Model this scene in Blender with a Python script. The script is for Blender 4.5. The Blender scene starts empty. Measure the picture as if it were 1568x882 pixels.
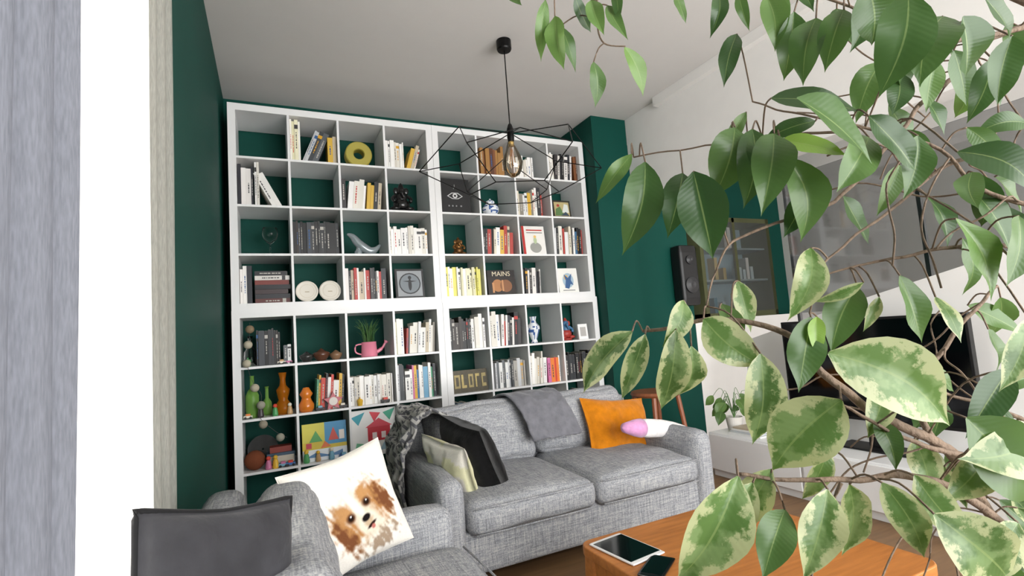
import bpy, bmesh, math, random
from mathutils import Vector, Matrix, noise
random.seed(7)
S=bpy.context.scene
def lin(c):
    if isinstance(c,str): c=tuple(int(c[i:i+2],16)/255 for i in (0,2,4))
    return tuple((x/12.92 if x<=.04045 else ((x+.055)/1.055)**2.4) for x in c)
# ---------------- mesh builder
class MB:
    def __init__(s): s.v=[];s.f=[];s.c=[];s.uv=[]
    def add(s,vs,fs,col,M=None,uvs=None):
        o=len(s.v)
        for p in vs:
            p=Vector(p); s.v.append(tuple(M@p) if M else tuple(p))
        if isinstance(col,str): col=lin(col)
        for i,f in enumerate(fs):
            s.f.append([k+o for k in f]); s.c.append(col[i] if isinstance(col,list) else col)
            s.uv.append(uvs[i] if uvs else None)
    def box(s,x0,x1,y0,y1,z0,z1,col='ffffff',M=None):
        vs=[(x,y,z) for x in (x0,x1) for y in (y0,y1) for z in (z0,z1)]
        s.add(vs,[(0,1,3,2),(4,6,7,5),(0,4,5,1),(2,3,7,6),(0,2,6,4),(1,5,7,3)],col,M)
    def rbox(s,x0,x1,y0,y1,z0,z1,r=.04,col='ffffff',bulge=(0,0,0),n=10,M=None,wr=0,seed=0):
        h=Vector(((x1-x0)/2,(y1-y0)/2,(z1-z0)/2));c=Vector(((x0+x1)/2,(y0+y1)/2,(z0+z1)/2))
        r=min(r,h.x,h.y,h.z)
        bm=bmesh.new();bmesh.ops.create_cube(bm,size=2)
        bmesh.ops.subdivide_edges(bm,edges=bm.edges[:],cuts=n,use_grid_fill=True)
        vs=[]
        for v in bm.verts:
            p=v.co
            q=Vector([math.copysign(1-(1-abs(t))**1.5,t) if abs(t)<1 else t for t in p])
            q=Vector((q.x*h.x,q.y*h.y,q.z*h.z))
            core=Vector([max(-(hh-r),min(hh-r,t)) for hh,t in zip(h,q)])
            d=q-core
            if d.length>1e-6: q=core+d.normalized()*min(r,d.length if max(abs(p.x),abs(p.y),abs(p.z))<.999 else r)
            a,b,e=p
            q.x+=math.copysign(bulge[0],a)*(1-b*b)*(1-e*e)*(abs(a)>.99) if bulge[0] else 0
            q.y+=math.copysign(bulge[1],b)*(1-a*a)*(1-e*e)*(abs(b)>.99) if bulge[1] else 0
            q.z+=math.copysign(bulge[2],e)*(1-a*a)*(1-b*b)*(abs(e)>.99) if bulge[2] else 0
            if wr: q+=noise.noise_vector((q+c)*6+Vector((seed,0,0)))*wr
            vs.append(q+c)
        bm.verts.index_update()
        fs=[[v.index for v in f.verts] for f in bm.faces];bm.free()
        s.add(vs,fs,col,M)
    def lathe(s,prof,x=0,y=0,z=0,col='ffffff',n=20,M=None,sx=1,sy=1,colf=None):
        vs=[];fs=[];cs=[]
        if isinstance(col,str): col=lin(col)
        for (r,h) in prof:
            for k in range(n):
                a=2*math.pi*k/n; vs.append((x+r*sx*math.cos(a),y+r*sy*math.sin(a),z+h))
        for i in range(len(prof)-1):
            for k in range(n):
                k2=(k+1)%n; fs.append((i*n+k,i*n+k2,(i+1)*n+k2,(i+1)*n+k)); cs.append(colf(prof[i][1],k/n) if colf else col)
        s.add(vs,fs,cs,M)
    def ball(s,x,y,z,rx,ry=None,rz=None,col='ffffff',n=12,M=None):
        ry=ry or rx; rz=rz or rx
        s.lathe([(max(1e-4,math.sin(math.pi*i/8)),-math.cos(math.pi*i/8)*rz) for i in range(9)],x,y,z,col,n,M,rx,ry)
    def tube(s,pts,r,col='000000',n=7):
        pts=[Vector(p) for p in pts]
        rs=r if isinstance(r,(list,tuple)) else [r]*len(pts)
        vs=[];fs=[]
        for i,p in enumerate(pts):
            t=(pts[min(i+1,len(pts)-1)]-pts[max(i-1,0)])
            if t.length<1e-9: t=Vector((0,0,1))
            t.normalize()
            a=t.cross(Vector((0,0,1)) if abs(t.z)<.9 else Vector((1,0,0))).normalized();b=t.cross(a)
            for k in range(n):
                g=2*math.pi*k/n; vs.append(p+(a*math.cos(g)+b*math.sin(g))*rs[i])
        for i in range(len(pts)-1):
            for k in range(n):
                k2=(k+1)%n; fs.append((i*n+k,i*n+k2,(i+1)*n+k2,(i+1)*n+k))
        fs.append(tuple(range(n))[::-1]);fs.append(tuple(range((len(pts)-1)*n,len(pts)*n)))
        s.add(vs,fs,col)
    def obj(s,name,mat,parent=None,smooth=False,bevel=0,M=None,solid=0):
        me=bpy.data.meshes.new(name);me.from_pydata(s.v,[],s.f)
        ca=me.color_attributes.new('Col','FLOAT_COLOR','CORNER')
        uvl=me.uv_layers.new(name='UVMap') if any(u for u in s.uv) else None
        li=0
        for pi,p in enumerate(me.polygons):
            c=s.c[pi];per=isinstance(c[0],tuple)
            for j in range(p.loop_total):
                q=c[j] if per else c
                ca.data[li].color=(q[0],q[1],q[2],1)
                if uvl and s.uv[pi]: uvl.data[li].uv=s.uv[pi][j]
                li+=1
            p.use_smooth=smooth
        me.materials.append(mat)
        ob=bpy.data.objects.new(name,me);S.collection.objects.link(ob)
        if parent: ob.parent=parent
        if M: ob.matrix_world=M
        if not uvl:
            bm=bmesh.new();bm.from_mesh(me);bmesh.ops.recalc_face_normals(bm,faces=bm.faces);bm.to_mesh(me);bm.free()
        if bevel:
            b=ob.modifiers.new('b','BEVEL');b.width=bevel;b.segments=2;b.limit_method='ANGLE'
        if solid:
            b=ob.modifiers.new('s','SOLIDIFY');b.thickness=solid
        return ob
def empty(name,loc=(0,0,0)):
    e=bpy.data.objects.new(name,None);e.location=loc;e.empty_display_size=.1;S.collection.objects.link(e);return e
def smoothpts(pts,k=5):
    pts=[Vector(p) for p in pts];out=[]
    for i in range(len(pts)-1):
        p0=pts[max(i-1,0)];p1=pts[i];p2=pts[i+1];p3=pts[min(i+2,len(pts)-1)]
        for j in range(k):
            t=j/k;out.append(.5*((2*p1)+(p2-p0)*t+(2*p0-5*p1+4*p2-p3)*t*t+(3*p1-p0-3*p2+p3)*t**3))
    out.append(pts[-1]);return out
# ---------------- materials
def mat(name,col=None,rough=.5,metal=0,bump=0,bscale=60,var=.08,vscale=8,trans=0,spec=.5,sheen=0,stretch=None,col2=None):
    m=bpy.data.materials.new(name);m.use_nodes=True;nt=m.node_tree;N=nt.nodes;Lk=nt.links
    b=N['Principled BSDF'];b.inputs['Roughness'].default_value=rough;b.inputs['Metallic'].default_value=metal
    b.inputs['Specular IOR Level'].default_value=spec
    if sheen: b.inputs['Sheen Weight'].default_value=sheen
    if trans: b.inputs['Transmission Weight'].default_value=trans
    tc=N.new('ShaderNodeTexCoord');nz=N.new('ShaderNodeTexNoise');nz.inputs['Scale'].default_value=vscale;nz.inputs['Detail'].default_value=6
    src=tc.outputs['Object']
    if stretch:
        mp=N.new('ShaderNodeMapping');mp.inputs['Scale'].default_value=stretch;Lk.new(src,mp.inputs[0]);src=mp.outputs[0]
    Lk.new(src,nz.inputs['Vector'])
    mx=N.new('ShaderNodeMix');mx.data_type='RGBA'
    if col is None:
        at=N.new('ShaderNodeAttribute');at.attribute_name='Col'
        mx.blend_type='MULTIPLY';mx.inputs[0].default_value=1
        rp=N.new('ShaderNodeMapRange');rp.inputs[1].default_value=.25;rp.inputs[2].default_value=.75;rp.inputs[3].default_value=1-var;rp.inputs[4].default_value=1+var
        Lk.new(nz.outputs[0],rp.inputs[0]);Lk.new(at.outputs[0],mx.inputs[6]);Lk.new(rp.outputs[0],mx.inputs[7])
    else:
        c=lin(col);c2=lin(col2) if col2 else tuple(x*(1-var) for x in c)
        rp=N.new('ShaderNodeMapRange');rp.inputs[1].default_value=.3;rp.inputs[2].default_value=.7
        Lk.new(nz.outputs[0],rp.inputs[0]);Lk.new(rp.outputs[0],mx.inputs[0])
        mx.inputs[6].default_value=(*c,1);mx.inputs[7].default_value=(*c2,1)
    Lk.new(mx.outputs[2],b.inputs['Base Color'])
    if bump:
        n2=N.new('ShaderNodeTexNoise');n2.inputs['Scale'].default_value=bscale;n2.inputs['Detail'].default_value=4
        Lk.new(src,n2.inputs['Vector']);bp=N.new('ShaderNodeBump');bp.inputs['Strength'].default_value=bump;bp.inputs['Distance'].default_value=.01
        Lk.new(n2.outputs[0],bp.inputs['Height']);Lk.new(bp.outputs[0],b.inputs['Normal'])
    return m
def linen(name,ca,cb,cc):
    m=bpy.data.materials.new(name);m.use_nodes=True;nt=m.node_tree;N=nt.nodes;Lk=nt.links
    b=N['Principled BSDF'];b.inputs['Roughness'].default_value=.95;b.inputs['Specular IOR Level'].default_value=.15
    tc=N.new('ShaderNodeTexCoord');outs=[]
    for sc in ((11,210,210),(210,11,210),(210,210,11)):
        mp=N.new('ShaderNodeMapping');mp.inputs['Scale'].default_value=sc;Lk.new(tc.outputs['Object'],mp.inputs[0])
        nz=N.new('ShaderNodeTexNoise');nz.inputs['Scale'].default_value=1;nz.inputs['Detail'].default_value=3;Lk.new(mp.outputs[0],nz.inputs['Vector']);outs.append(nz.outputs[0])
    a=N.new('ShaderNodeMath');a.operation='ADD';Lk.new(outs[0],a.inputs[0]);Lk.new(outs[1],a.inputs[1])
    a2=N.new('ShaderNodeMath');a2.operation='ADD';Lk.new(a.outputs[0],a2.inputs[0]);Lk.new(outs[2],a2.inputs[1])
    d=N.new('ShaderNodeMath');d.operation='DIVIDE';d.inputs[1].default_value=3;Lk.new(a2.outputs[0],d.inputs[0])
    r=N.new('ShaderNodeValToRGB');e=r.color_ramp.elements
    e[0].position=.39;e[0].color=(*lin(ca),1);e[1].position=.61;e[1].color=(*lin(cc),1)
    k=e.new(.5);k.color=(*lin(cb),1)
    Lk.new(d.outputs[0],r.inputs[0]);Lk.new(r.outputs[0],b.inputs['Base Color'])
    bp=N.new('ShaderNodeBump');bp.inputs['Strength'].default_value=.25;bp.inputs['Distance'].default_value=.003;Lk.new(d.outputs[0],bp.inputs['Height']);Lk.new(bp.outputs[0],b.inputs['Normal'])
    return m
M_green=mat('green_paint','05473d',.6,bump=.06,bscale=150,var=.1,vscale=2,spec=.2)
M_white=mat('white_paint','efedea',.6,bump=.03,bscale=120,var=.03)
M_ceil=mat('ceiling_paint','dad7d4',.8,bump=.03,bscale=120,var=.02)
M_shelf=mat('shelf_laminate','eeeeee',.3,var=.02)
M_floor=mat('floor_wood','8a6a4a',.5,var=.3,vscale=3,stretch=(1,12,1))
M_rug=mat('jute_rug','8a7350',.95,bump=.6,bscale=200,var=.3,vscale=60)
M_paint=mat('painted_surface',None,.45,var=.05)
M_cer=mat('glazed_ceramic',None,.15,var=.04)
M_matte=mat('matte_cloth',None,.95,bump=.2,bscale=260,var=.04,vscale=120,spec=.1)
M_soft=mat('plush_cloth',None,.9,bump=.3,bscale=90,var=.18,vscale=25,sheen=.25,spec=.1)
M_velvet=mat('velvet_cloth',None,.75,bump=.35,bscale=30,var=.3,vscale=12,sheen=.10,spec=.2)
M_metal=mat('black_metal','0c0c0c',.4,metal=.6,var=.1)
M_bronze=mat('bronze',None,.35,metal=.7,var=.2,vscale=40)
M_linen=linen('melange_linen','76787c','989a9f','bcbbb9')
M_oak=mat('honey_oak','bf7a3c',.4,var=.3,vscale=3,stretch=(2,18,18),col2='a0622c',bump=.05)
M_screen=mat('screen_glass','050608',.08,var=.1)
M_bark=mat('ficus_bark','7f6a58',.8,bump=.5,bscale=120,var=.35,vscale=60)
M_pot=mat('terracotta_pot','b8b0a6',.7,var=.1)
def glassmat(name,c,tr=1.0):
    m=bpy.data.materials.new(name);m.use_nodes=True;nt=m.node_tree;N=nt.nodes
    b=N['Principled BSDF'];b.inputs['Base Color'].default_value=(*lin(c),1)
    b.inputs['Transmission Weight'].default_value=tr;b.inputs['IOR'].default_value=1.2
    nz=N.new('ShaderNodeTexNoise');nz.inputs['Scale'].default_value=3
    rp=N.new('ShaderNodeMapRange');rp.inputs[3].default_value=.02;rp.inputs[4].default_value=.05
    nt.links.new(nz.outputs[0],rp.inputs[0]);nt.links.new(rp.outputs[0],b.inputs['Roughness'])
    return m
M_glass=glassmat('clear_glass','eef4f2');M_gglass=glassmat('green_glass','8fc060',.5);M_oglass=glassmat('orange_glass','d88420',.6)
def thin(name,c,gl=.12,tint=.8):
    m=bpy.data.materials.new(name);m.use_nodes=True;nt=m.node_tree;N=nt.nodes;N.remove(N['Principled BSDF'])
    t=N.new('ShaderNodeBsdfTransparent');t.inputs[0].default_value=(tint,tint,tint,1);g=N.new('ShaderNodeBsdfGlossy');g.inputs[1].default_value=.05;g.inputs[0].default_value=(*lin(c),1)
    fr=N.new('ShaderNodeFresnel');fr.inputs[0].default_value=1.5;ad=N.new('ShaderNodeMath');ad.operation='ADD';ad.inputs[1].default_value=gl;nt.links.new(fr.outputs[0],ad.inputs[0])
    mx=N.new('ShaderNodeMixShader');nt.links.new(ad.outputs[0],mx.inputs[0]);nt.links.new(t.outputs[0],mx.inputs[1]);nt.links.new(g.outputs[0],mx.inputs[2]);nt.links.new(mx.outputs[0],N['Material Output'].inputs[0]);return m
M_pane=thin('window_pane','ffffff',.05,.95);M_bal=thin('balustrade_glass','c8ccd0',.12,.72);M_bulb=thin('bulb_glass','fff0d8',.12,.9)
def curtain_mat(name,c,tr,transp):
    m=bpy.data.materials.new(name);m.use_nodes=True;nt=m.node_tree;N=nt.nodes;N.remove(N['Principled BSDF'])
    d=N.new('ShaderNodeBsdfDiffuse');t=N.new('ShaderNodeBsdfTranslucent');tp=N.new('ShaderNodeBsdfTransparent')
    tc=N.new('ShaderNodeTexCoord');mp=N.new('ShaderNodeMapping');mp.inputs['Scale'].default_value=(300,300,40);nz=N.new('ShaderNodeTexNoise');nz.inputs['Scale'].default_value=1
    nt.links.new(tc.outputs['Object'],mp.inputs[0]);nt.links.new(mp.outputs[0],nz.inputs['Vector'])
    r=N.new('ShaderNodeValToRGB');r.color_ramp.elements[0].position=.3;r.color_ramp.elements[1].position=.7
    cc=lin(c);r.color_ramp.elements[0].color=(*[x*.75 for x in cc],1);r.color_ramp.elements[1].color=(*cc,1)
    nt.links.new(nz.outputs[0],r.inputs[0]);nt.links.new(r.outputs[0],d.inputs[0]);nt.links.new(r.outputs[0],t.inputs[0])
    m1=N.new('ShaderNodeMixShader');m1.inputs[0].default_value=tr;m2=N.new('ShaderNodeMixShader');m2.inputs[0].default_value=transp
    nt.links.new(d.outputs[0],m1.inputs[1]);nt.links.new(t.outputs[0],m1.inputs[2]);nt.links.new(m1.outputs[0],m2.inputs[1]);nt.links.new(tp.outputs[0],m2.inputs[2]);nt.links.new(m2.outputs[0],N['Material Output'].inputs[0]);return m
M_sheer=curtain_mat('sheer_voile','f2efe6',.55,.12);M_drape=curtain_mat('grey_drape','7c7f88',.08,0)
def leafmat():
    m=bpy.data.materials.new('variegated_ficus_leaf');m.use_nodes=True;nt=m.node_tree;N=nt.nodes;Lk=nt.links
    b=N['Principled BSDF'];b.inputs['Roughness'].default_value=.33;b.inputs['Specular IOR Level'].default_value=.5
    def math_(op,a,b_=None,c=None):
        n=N.new('ShaderNodeMath');n.operation=op
        for i,x in enumerate((a,b_,c)):
            if x is None: continue
            if isinstance(x,(int,float)): n.inputs[i].default_value=x
            else: Lk.new(x,n.inputs[i])
        return n.outputs[0]
    def mix(f,a,b_):
        n=N.new('ShaderNodeMix');n.data_type='RGBA'
        for i,x in ((0,f),(6,a),(7,b_)):
            if isinstance(x,tuple): n.inputs[i].default_value=(*x,1)
            elif isinstance(x,(int,float)): n.inputs[i].default_value=x
            else: Lk.new(x,n.inputs[i])
        return n.outputs[2]
    uv=N.new('ShaderNodeUVMap');sp=N.new('ShaderNodeSeparateXYZ');Lk.new(uv.outputs[0],sp.inputs[0])
    at=N.new('ShaderNodeAttribute');at.attribute_name='Col';sc=N.new('ShaderNodeSeparateColor');Lk.new(at.outputs[0],sc.inputs[0])
    tc=N.new('ShaderNodeTexCoord')
    av=math_('ABSOLUTE',math_('SUBTRACT',math_('MULTIPLY',sp.outputs[1],2.0),1.0))
    nz=N.new('ShaderNodeTexNoise');nz.inputs['Scale'].default_value=60;nz.inputs['Detail'].default_value=6;nz.inputs['Roughness'].default_value=.7;Lk.new(tc.outputs['Object'],nz.inputs['Vector'])
    n2=N.new('ShaderNodeTexNoise');n2.inputs['Scale'].default_value=45;n2.inputs['Detail'].default_value=4;Lk.new(tc.outputs['Object'],n2.inputs['Vector'])
    k=math_('ADD',av,math_('MULTIPLY',math_('SUBTRACT',nz.outputs[0],.5),2.4))
    mr=N.new('ShaderNodeMapRange');mr.inputs[1].default_value=.56;mr.inputs[2].default_value=.76;Lk.new(k,mr.inputs[0])
    vf=math_('MULTIPLY',mr.outputs[0],sc.outputs[0])
    g=mix(sc.outputs[1],lin('37572f'),lin('84a95b'))
    pale=mix(sc.outputs[1],lin('7b9766'),lin('9fb87c'))
    patch=N.new('ShaderNodeMapRange');patch.inputs[1].default_value=.46;patch.inputs[2].default_value=.56;Lk.new(n2.outputs[0],patch.inputs[0])
    g=mix(math_('MULTIPLY',math_('MULTIPLY',patch.outputs[0],sc.outputs[0]),.8),g,pale)
    g=mix(sc.outputs[2],g,lin('9fc050'))
    c=mix(vf,g,lin('c3c99c'))
    rib=math_('LESS_THAN',av,.035)
    c=mix(math_('MULTIPLY',rib,.45),c,lin('a3b777'))
    vs=math_('SINE',math_('MULTIPLY',math_('SUBTRACT',sp.outputs[0],math_('MULTIPLY',av,.12)),110.0))
    Lk.new(c,b.inputs['Base Color'])
    bp=N.new('ShaderNodeBump');bp.inputs['Strength'].default_value=.10;bp.inputs['Distance'].default_value=.0003;Lk.new(vs,bp.inputs['Height']);Lk.new(bp.outputs[0],b.inputs['Normal'])
    t=N.new('ShaderNodeBsdfTranslucent');tcol=N.new('ShaderNodeMix');tcol.data_type='RGBA';tcol.blend_type='MULTIPLY';tcol.inputs[0].default_value=.5
    Lk.new(c,tcol.inputs[6]);tcol.inputs[7].default_value=(.95,1,.35,1);Lk.new(tcol.outputs[2],t.inputs[0])
    ms=N.new('ShaderNodeMixShader');ms.inputs[0].default_value=.4;Lk.new(b.outputs[0],ms.inputs[1]);Lk.new(t.outputs[0],ms.inputs[2]);Lk.new(ms.outputs[0],N['Material Output'].inputs[0])
    return m
M_leaf=leafmat()
# ---------------- camera
p=[0.25,-3.9401,1.1975,1.1266,0.0901,-0.0724]
yaw,pit,rol=p[3:]
F=Vector((math.cos(pit)*math.cos(yaw),math.cos(pit)*math.sin(yaw),math.sin(pit)))
R=Vector((math.sin(yaw),-math.cos(yaw),0));U=R.cross(F)
R2=math.cos(rol)*R+math.sin(rol)*U;U2=-math.sin(rol)*R+math.cos(rol)*U
cd=bpy.data.cameras.new('camera');cd.sensor_width=36;cd.lens=17.857;cd.clip_start=.02
co=bpy.data.objects.new('camera',cd);S.collection.objects.link(co);S.camera=co
mw=Matrix((R2,U2,-F)).transposed().to_4x4();mw.translation=Vector(p[:3]);co.matrix_world=mw
# ---------------- room
H=3.18
def room(name,boxes,m):
    b=MB()
    for q in boxes: b.box(*q)
    return b.obj(name,m)
XL=-.05;XR=6.2;YB=.40;YF=-5.6
room('floor',[(XL-.3,XR+.2,YF-.2,YB+.2,-.1,0)],M_floor)
room('ceiling',[(XL-.3,XR+.2,YF-.2,YB+.2,H,H+.1)],M_ceil)
room('wall_back',[(XL-.3,XR+.2,YB,YB+.2,0,H)],M_green)
WY0,WY1,WZ=-3.75,-2.36,2.75
room('wall_left',[(XL-.3,XL,WY1,YB,0,H),(XL-.3,XL,YF,WY0,0,H),(XL-.3,XL,WY0,WY1,WZ,H)],M_green)
room('wall_right',[(XR,XR+.2,YF,YB,0,H)],M_white)
room('wall_front',[(XL-.3,.6,YF-.2,YF,0,H),(5.6,XR+.2,YF-.2,YF,0,H),(.6,5.6,YF-.2,YF,0,.25),(.6,5.6,YF-.2,YF,2.7,H)],M_white)
room('wall_pillar',[(2.995,3.39,-.15,YB-.002,0,H-.001),(3.391,4.12,-.06,YB-.002,0,2.26)],M_green)
room('wall_alcove',[(4.121,XR-.001,-.05,YB-.003,0,1.2)],M_white)
room('wall_bulkhead',[(3.392,3.55,YF+.001,-.152,2.27,H-.001)],M_white)
room('trim_beam',[(3.33,3.3915,YF+.001,-.62,H-.08,H-.001)],M_white)
def window(name,axis,a0,a1,z0,z1,pos,mull=2,m=M_white):
    e=empty(name)
    b=MB();t=.06
    def bx(u0,u1,w0,w1):
        if axis=='y': b.box(pos-.03,pos+.03,u0,u1,w0,w1)
        else: b.box(u0,u1,pos-.03,pos+.03,w0,w1)
    bx(a0,a0+t,z0,z1);bx(a1-t,a1,z0,z1);bx(a0,a1,z0,z0+t);bx(a0,a1,z1-t,z1)
    for i in range(1,mull):
        x=a0+(a1-a0)*i/mull;bx(x-t/2,x+t/2,z0,z1)
    b.obj('frame',m,e)
    g=MB()
    if axis=='y': g.add([(pos,a0,z0),(pos,a1,z0),(pos,a1,z1),(pos,a0,z1)],[(0,1,2,3)],'ffffff')
    else: g.add([(a0,pos,z0),(a1,pos,z0),(a1,pos,z1),(a0,pos,z1)],[(0,1,2,3)],'ffffff')
    g.obj('pane',M_pane,e)
window('window_1','y',WY0,WY1,.0,WZ,XL-.2,2)
window('window_2','x',.6,5.6,.25,2.7,YF-.1,4)
# ---------------- bookshelf
def shelf(x0,z0,y0):
    b=MB();w=1.488;D=.385;t=.05;d=.016;c=.335
    b.box(x0,x0+w,y0,y0+D,z0,z0+t);b.box(x0,x0+w,y0,y0+D,z0+w-t,z0+w)
    b.box(x0,x0+t,y0,y0+D,z0+t,z0+w-t);b.box(x0+w-t,x0+w,y0,y0+D,z0+t,z0+w-t)
    for i in range(1,4):
        q=t+i*c+(i-1)*d
        b.box(x0+q,x0+q+d,y0+.002,y0+D,z0+t,z0+w-t)
        for j in range(4):
            a=t+j*(c+d);b.box(x0+a,x0+a+c,y0+.003,y0+D,z0+q,z0+q+d)
    b.obj('cube_bookshelf',M_shelf)
YS=[0.0,-.02]
for x0 in (0,1.49): shelf(x0,0,YS[1]);shelf(x0,1.4885,YS[0])
def cell(c,r):
    x=.05+.351*c if c<4 else 1.54+.351*(c-4)
    z=(1.4885+1.438-.335-.351*r) if r<4 else (1.438-.335-.351*(r-4))
    return x,(YS[0] if r<4 else YS[1]),z+.0005
PAL={'w':['f0eeea','e8e4da','f6f4f0','e4e0d6','f2f0ee','d8d2c6'],'d':['1a1a1c','242628','101012','303236','2c2420','3c4046'],
'm':['e8e4da','f0eeea','b03a30','2a2c30','e0d8c4','3a6a90','8a8478','d9b040','1c1c20','c7b9a0','e6e6e6','f0eeea'],
'c':['e8e8e4','d04030','3070a8','e0b030','40906a','f0eeea','20242c','d070a0','e88030','f2f0ec','70a8c8'],
'b':['7a4a28','8a5a30','5a3420','a0743c'],'g':['8e9296','c8cacc','5c6064','e4e4e2','3c4044','a8a49c'],
'y':['f2f0e6','ece8c8','e6e070','f4f2ee','e0dcb8','f0f0ee'],'r':['e8e4e0','b83028','1c1c20','f0ece8','e0dcd6','3a3638','c9b8a0','f2f0ec','262830']}
def book(b,M,w,h,d,col,rng):
    c=lin(col);lum=sum(c)/3
    b.box(0,w,0,d,0,h,c,M)
    b.box(w*.12,w*.88,.004,d-.003,h-.001,h+.0006,lin('e8e2d2'),M)
    tc=lin('3c3c3e') if lum>.35 else lin('b8b4ac')
    if rng.random()<.2: tc=lin(rng.choice(['c03028','2a5a90','d8a020']))
    if rng.random()<.3: return
    z=h*rng.uniform(.15,.35);e=h*rng.uniform(.6,.85)
    if rng.random()<.2:
        b.box(0.0005,w-.0005,-.0006,.002,h*.78,h*.88,tc,M)
        e=h*.7
    while z<e:
        l=rng.uniform(.006,.022);b.box(w*.38,w*.62,-.0007,.002,z,min(z+l,e),tc,M);z+=l+rng.uniform(.002,.008)
def books(c,r,segs,seed=0):
    rng=random.Random(c*31+r*7+seed);X,Y,Z=cell(c,r);b=MB()
    for (a0,a1,pal,h0,h1,lean) in segs:
        x=X+.003+a0*.329;xe=X+.003+a1*.329
        la=math.radians(lean)
        while x<xe-.008:
            w=min(rng.choice([.014,.018,.022,.026,.032,.038]),xe-x);h=min(rng.uniform(h0,h1)*1.08,.325);d=rng.uniform(.14,.2)
            M=Matrix.Translation((x,Y+.035+rng.uniform(0,.02),Z))
            if lean>0:
                M=M@Matrix.Rotation(la,4,'Y')
                M=Matrix.Translation((0,0,math.sin(la)*w))@M
            book(b,M,w-.0008,h,d,rng.choice(PAL[pal]),rng)
            x+=w/(math.cos(la)) 
    b.obj('book_row',M_paint)
BK=[
(1,0,[(0,.22,'y',.28,.32,0),(.24,.58,'g',.22,.26,22),(.8,1,'m',.18,.22,0)]),
(3,0,[(0,.45,'w',.19,.22,0),(.5,.72,'m',.17,.2,16)]),
(5,0,[(.1,.8,'b',.2,.26,0)]),(6,0,[(.1,.6,'w',.14,.2,0)]),(7,0,[(0,.22,'w',.22,.26,0),(.22,.8,'r',.2,.25,4),(.88,1,'b',.22,.24,0)]),
(0,1,[(0,.32,'r',.25,.28,0),(.33,.42,'w',.3,.32,0)]),
(2,1,[(0,.1,'r',.22,.24,0),(.12,.52,'w',.18,.23,6),(.56,.9,'m',.17,.22,5)]),
(6,1,[(.0,.85,'m',.17,.26,0)]),
(1,2,[(0,.98,'d',.22,.235,0)]),(3,2,[(0,.93,'w',.19,.22,0)]),(5,2,[(.02,.88,'m',.18,.24,3)]),(7,2,[(.02,.95,'m',.2,.25,2)]),
(0,3,[(0,.24,'r',.21,.25,0)]),(2,3,[(0,.96,'r',.2,.23,0)]),(4,3,[(0,.95,'y',.2,.23,0)]),(6,3,[(0,.6,'r',.18,.22,2)]),
(0,4,[(.28,.74,'d',.19,.24,0),(.8,.95,'g',.12,.15,0)]),(3,4,[(0,.22,'y',.22,.28,0),(.24,.95,'m',.17,.24,4)]),
(4,4,[(0,.6,'d',.2,.26,0),(.6,.95,'w',.22,.27,0)]),(5,4,[(0,.3,'w',.24,.28,0),(.32,.9,'r',.18,.26,3)]),
(1,5,[(.34,.92,'c',.18,.25,4)]),(2,5,[(0,.95,'w',.19,.2,0)]),(3,5,[(0,.16,'g',.24,.26,0),(.18,.95,'c',.2,.25,0)]),
(5,5,[(.1,.95,'g',.19,.22,0)]),(6,5,[(.02,.5,'w',.2,.26,3),(.55,.95,'c',.19,.22,0)]),(7,5,[(.05,.98,'d',.2,.24,0)]),
(3,6,[(0,.9,'c',.14,.2,0)]),(4,6,[(0,.9,'m',.18,.25,0)]),(5,6,[(0,.9,'d',.18,.25,0)]),(6,6,[(0,.9,'w',.18,.25,0)]),(7,6,[(.0,.9,'g',.18,.25,0)])]
for c,r,s in BK: books(c,r,s)
b=MB();X,Y,Z=cell(0,1);rng=random.Random(3)
for i in range(2): book(b,Matrix.Translation((X+.225+i*.034,Y+.05,Z+.001))@Matrix.Rotation(math.radians(-27),4,'Y'),.03,.27,.2,'eceae6',rng)
b.obj('book_row',M_paint)
b=MB();X,Y,Z=cell(0,3);z=Z;rng=random.Random(5)
for i,cc in enumerate(['5a2824','24242a','3a2a2c','1c1c22','7a3028','e0dcd6','26262a']):
    w=.033;M=Matrix.Translation((X+.095,Y+.04+rng.uniform(0,.01),z+w))@Matrix.Rotation(math.radians(90),4,'Y')
    book(b,M,w-.001,.22+rng.uniform(-.01,.012),.15,cc,rng);z+=w
b.obj('book_stack',M_paint)
def front_pic(name,c,r,xf,w,h,base,shapes,m=M_paint,tilt=6,t=.02,yo=.05):
    X,Y,Z=cell(c,r);b=MB();M=Matrix.Translation((X+xf*.335,Y+yo,Z))@Matrix.Rotation(math.radians(-tilt),4,'X')
    b.box(-w/2,w/2,0,t,0,h,base,M)
    for k,sh in enumerate(shapes):
        y=-.0012-.0004*k
        if sh[0]=='r': _,x0,x1,z0,z1,cc=sh;b.box(x0*w,x1*w,y,.001,z0*h,z1*h,cc,M)
        elif sh[0]=='e':
            _,cx,cz,rx,rz,cc=sh;n=20
            b.add([(cx*w+rx*w*math.cos(2*math.pi*i/n),y,cz*h+rz*h*math.sin(2*math.pi*i/n)) for i in range(n)],[tuple(range(n))],cc,M)
        else:
            b.add([(q[0]*w,y,q[1]*h) for q in sh[1]],[tuple(range(len(sh[1])))],sh[2],M)
    return b.obj(name,m)
front_pic('eye_artwork',4,1,.42,.27,.31,'141416',[('p',[(-.26,.5),(-.1,.6),(.1,.6),(.26,.5),(.1,.42),(-.1,.42)],'c8c8c8'),('p',[(-.22,.5),(-.09,.575),(.09,.575),(.22,.5),(.09,.44),(-.09,.44)],'18181a'),('e',0,.51,.08,.065,'d8d8d8'),('e',0,.51,.04,.032,'101010'),('e',0,.8,.012,.04,'909090'),('e',-.03,.73,.012,.03,'909090'),('r',-.24,-.2,.2,.24,'909090'),('r',-.12,-.08,.2,.24,'909090'),('r',.0,.04,.2,.24,'909090'),('r',.15,.2,.2,.24,'909090')],tilt=4)
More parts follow.
